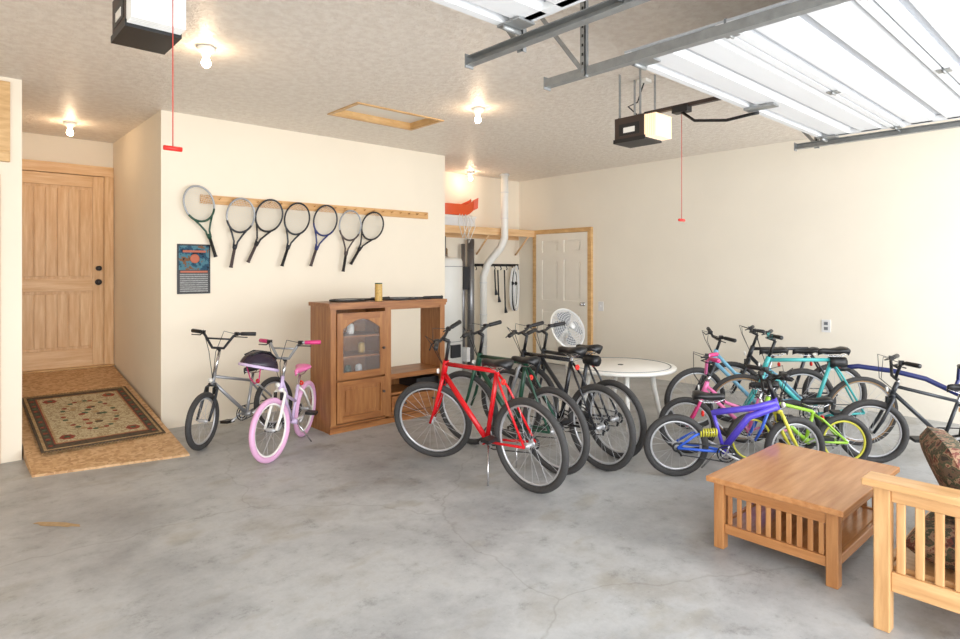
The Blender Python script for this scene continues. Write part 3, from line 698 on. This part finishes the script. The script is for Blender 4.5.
b.box(-.08,.08,-.31,-.27,.28,.46,M_gray); b.box(.2,.26,-.3,-.2,.2,.4,M_bin)
b.done('water_heater',T(5.42,6.78))
b=MB(); b.tube([(6.60,6.72,2.995),(6.60,6.72,2.6),(6.60,6.72,2.0),(6.58,6.78,1.85),(6.46,6.95,1.6),(6.45,7.04,1.4),(6.45,7.04,0)],.058,M_white,16)
for zz in(.3,.8,1.3): b.ring((6.45,7.04,zz),.06,.006,M_bin,'xy',20,5)
for zz in(2.3,2.7): b.ring((6.60,6.72,zz),.06,.006,M_bin,'xy',20,5)
b.ring((6.60,6.72,2.97),.07,.012,M_bin,'xy',20,5); b.done('vent_duct')
b=MB(); b.tube([(6.22,7.08,0),(6.22,7.08,1.98)],.055,M_pipe,16)
for i in range(8): b.ring((6.22,7.08,.2+i*.23),.057,.005,M_galv,'xy',20,5)
b.tube([(6.08,7.1,0),(6.08,7.1,1.9)],.03,M_pipe,10); b.box(6.02,6.14,7.02,7.18,1.2,1.55,M_gray)
b.done('utility_pipe')
b=MB(); b.box(6.3,7.38,7.175,7.2,1.56,1.60,M_black)
for i in range(8):
    x=6.36+i*.135; b.tube([(x,7.175,1.58),(x,7.12,1.56),(x,7.10,1.52),(x,7.12,1.50)],.008,M_black,6)
b.done('hook_rack')
b=MB()
for i in range(6):
    b.ring((7.14+.010*i,7.09-.01*i,1.16+.02*(i%3)),.07+.008*(i%2),.011,[M_white,M_bin,M_white,M_gray][i%4],'xz',28,6,.75,4.2+.25*(i%3))
b.tube([(7.10,7.06,1.28),(7.2,7.05,1.28)],.03,M_black,8)
b.done('coiled_hose')
b=MB()
for x,l in((6.83,.42),(6.98,.6),(6.76,.3)):
    b.tube([(x,7.11,1.5),(x+.01,7.1,1.5-l)],.012,M_black,6); b.tube([(x+.01,7.1,1.5-l),(x+.03,7.1,1.5-l-.1)],[.012,.03],M_gray,6)
b.done('hanging_tools')
b=MB(); b.box(5.45,6.12,6.86,7.14,2.128,2.30,M_bin); b.box(5.43,6.14,6.85,7.15,2.28,2.31,M_white); b.done('storage_bin',None,.01)
b=MB()
secs=[]
for u in range(13):
    t=u/12; x=-.42+.84*t; wv=.15*math.sin(pi*min(1,max(.12,t*1.0+.05)))**.4 if t<.95 else .09; z0=.0+.13*max(0,t-.7)/.3
    secs.append([(x,-wv,z0+.16),(x,-wv*.85,z0),(x,wv*.85,z0),(x,wv,z0+.16),(x,wv*.9,z0+.16),(x,wv*.75,z0+.015),(x,-wv*.75,z0+.015),(x,-wv*.9,z0+.16)])
b.loft(secs,M_orange,False); b.done('snow_sled',T(5.8,6.99,2.315))
b=MB()
for i in range(3): b.tube([(5.75+.05*i,6.79,2.32),(5.7+.1*i,6.76,2.2),(5.78+.06*i,6.76,1.98-.04*i),(5.88+.08*i,6.77,2.15),(5.86+.05*i,6.79,2.32)],.007,M_white,5)
b.done('extension_cord')
b=MB(); n_=18; vs=[(0,0,.002)]
for i in range(n_):
    a=2*pi*i/n_; vs.append((.16*math.cos(a)*random.uniform(.7,1.1),.035*math.sin(a)*random.uniform(.6,1.2),.0015))
b.add(vs,[(0,i+1,(i+1)%n_+1) for i in range(n_)],M_stain); b.done('mud_smear',T(.56,4.32)@RZ(math.radians(-50)))
# ---------------------------------------------------------------- light + camera
w=bpy.data.worlds.new('daylight'); bpy.context.scene.world=w; w.use_nodes=True
bg=w.node_tree.nodes['Background']; bg.inputs['Color'].default_value=(.90,.95,1,1); bg.inputs['Strength'].default_value=2.6
def area(name,loc,rot,sx,sy,e,col):
    l=bpy.data.lights.new(name,'AREA'); l.shape='RECTANGLE'; l.size=sx; l.size_y=sy; l.energy=e; l.color=col
    o=bpy.data.objects.new(name,l); o.location=loc; o.rotation_euler=rot; bpy.context.scene.collection.objects.link(o)
area('opening_fill',(2.4,-1.35,1.3),(math.radians(97),0,0),9.4,2.3,300,(.96,.98,1.0))  # added fill lamp, out of view at the open front, brightens walls and ceiling
cam=bpy.data.cameras.new('camera'); co=bpy.data.objects.new('camera',cam); bpy.context.scene.collection.objects.link(co)
co.location=(0,0,1.5); co.rotation_euler=(pi/2,0,math.radians(-42.17)); cam.lens=607/960*36; cam.sensor_width=36; cam.shift_y=-49.5/960; cam.clip_start=.05
bpy.context.scene.camera=co
sc=bpy.context.scene; sc.view_settings.view_transform='Standard'; sc.view_settings.exposure=.24
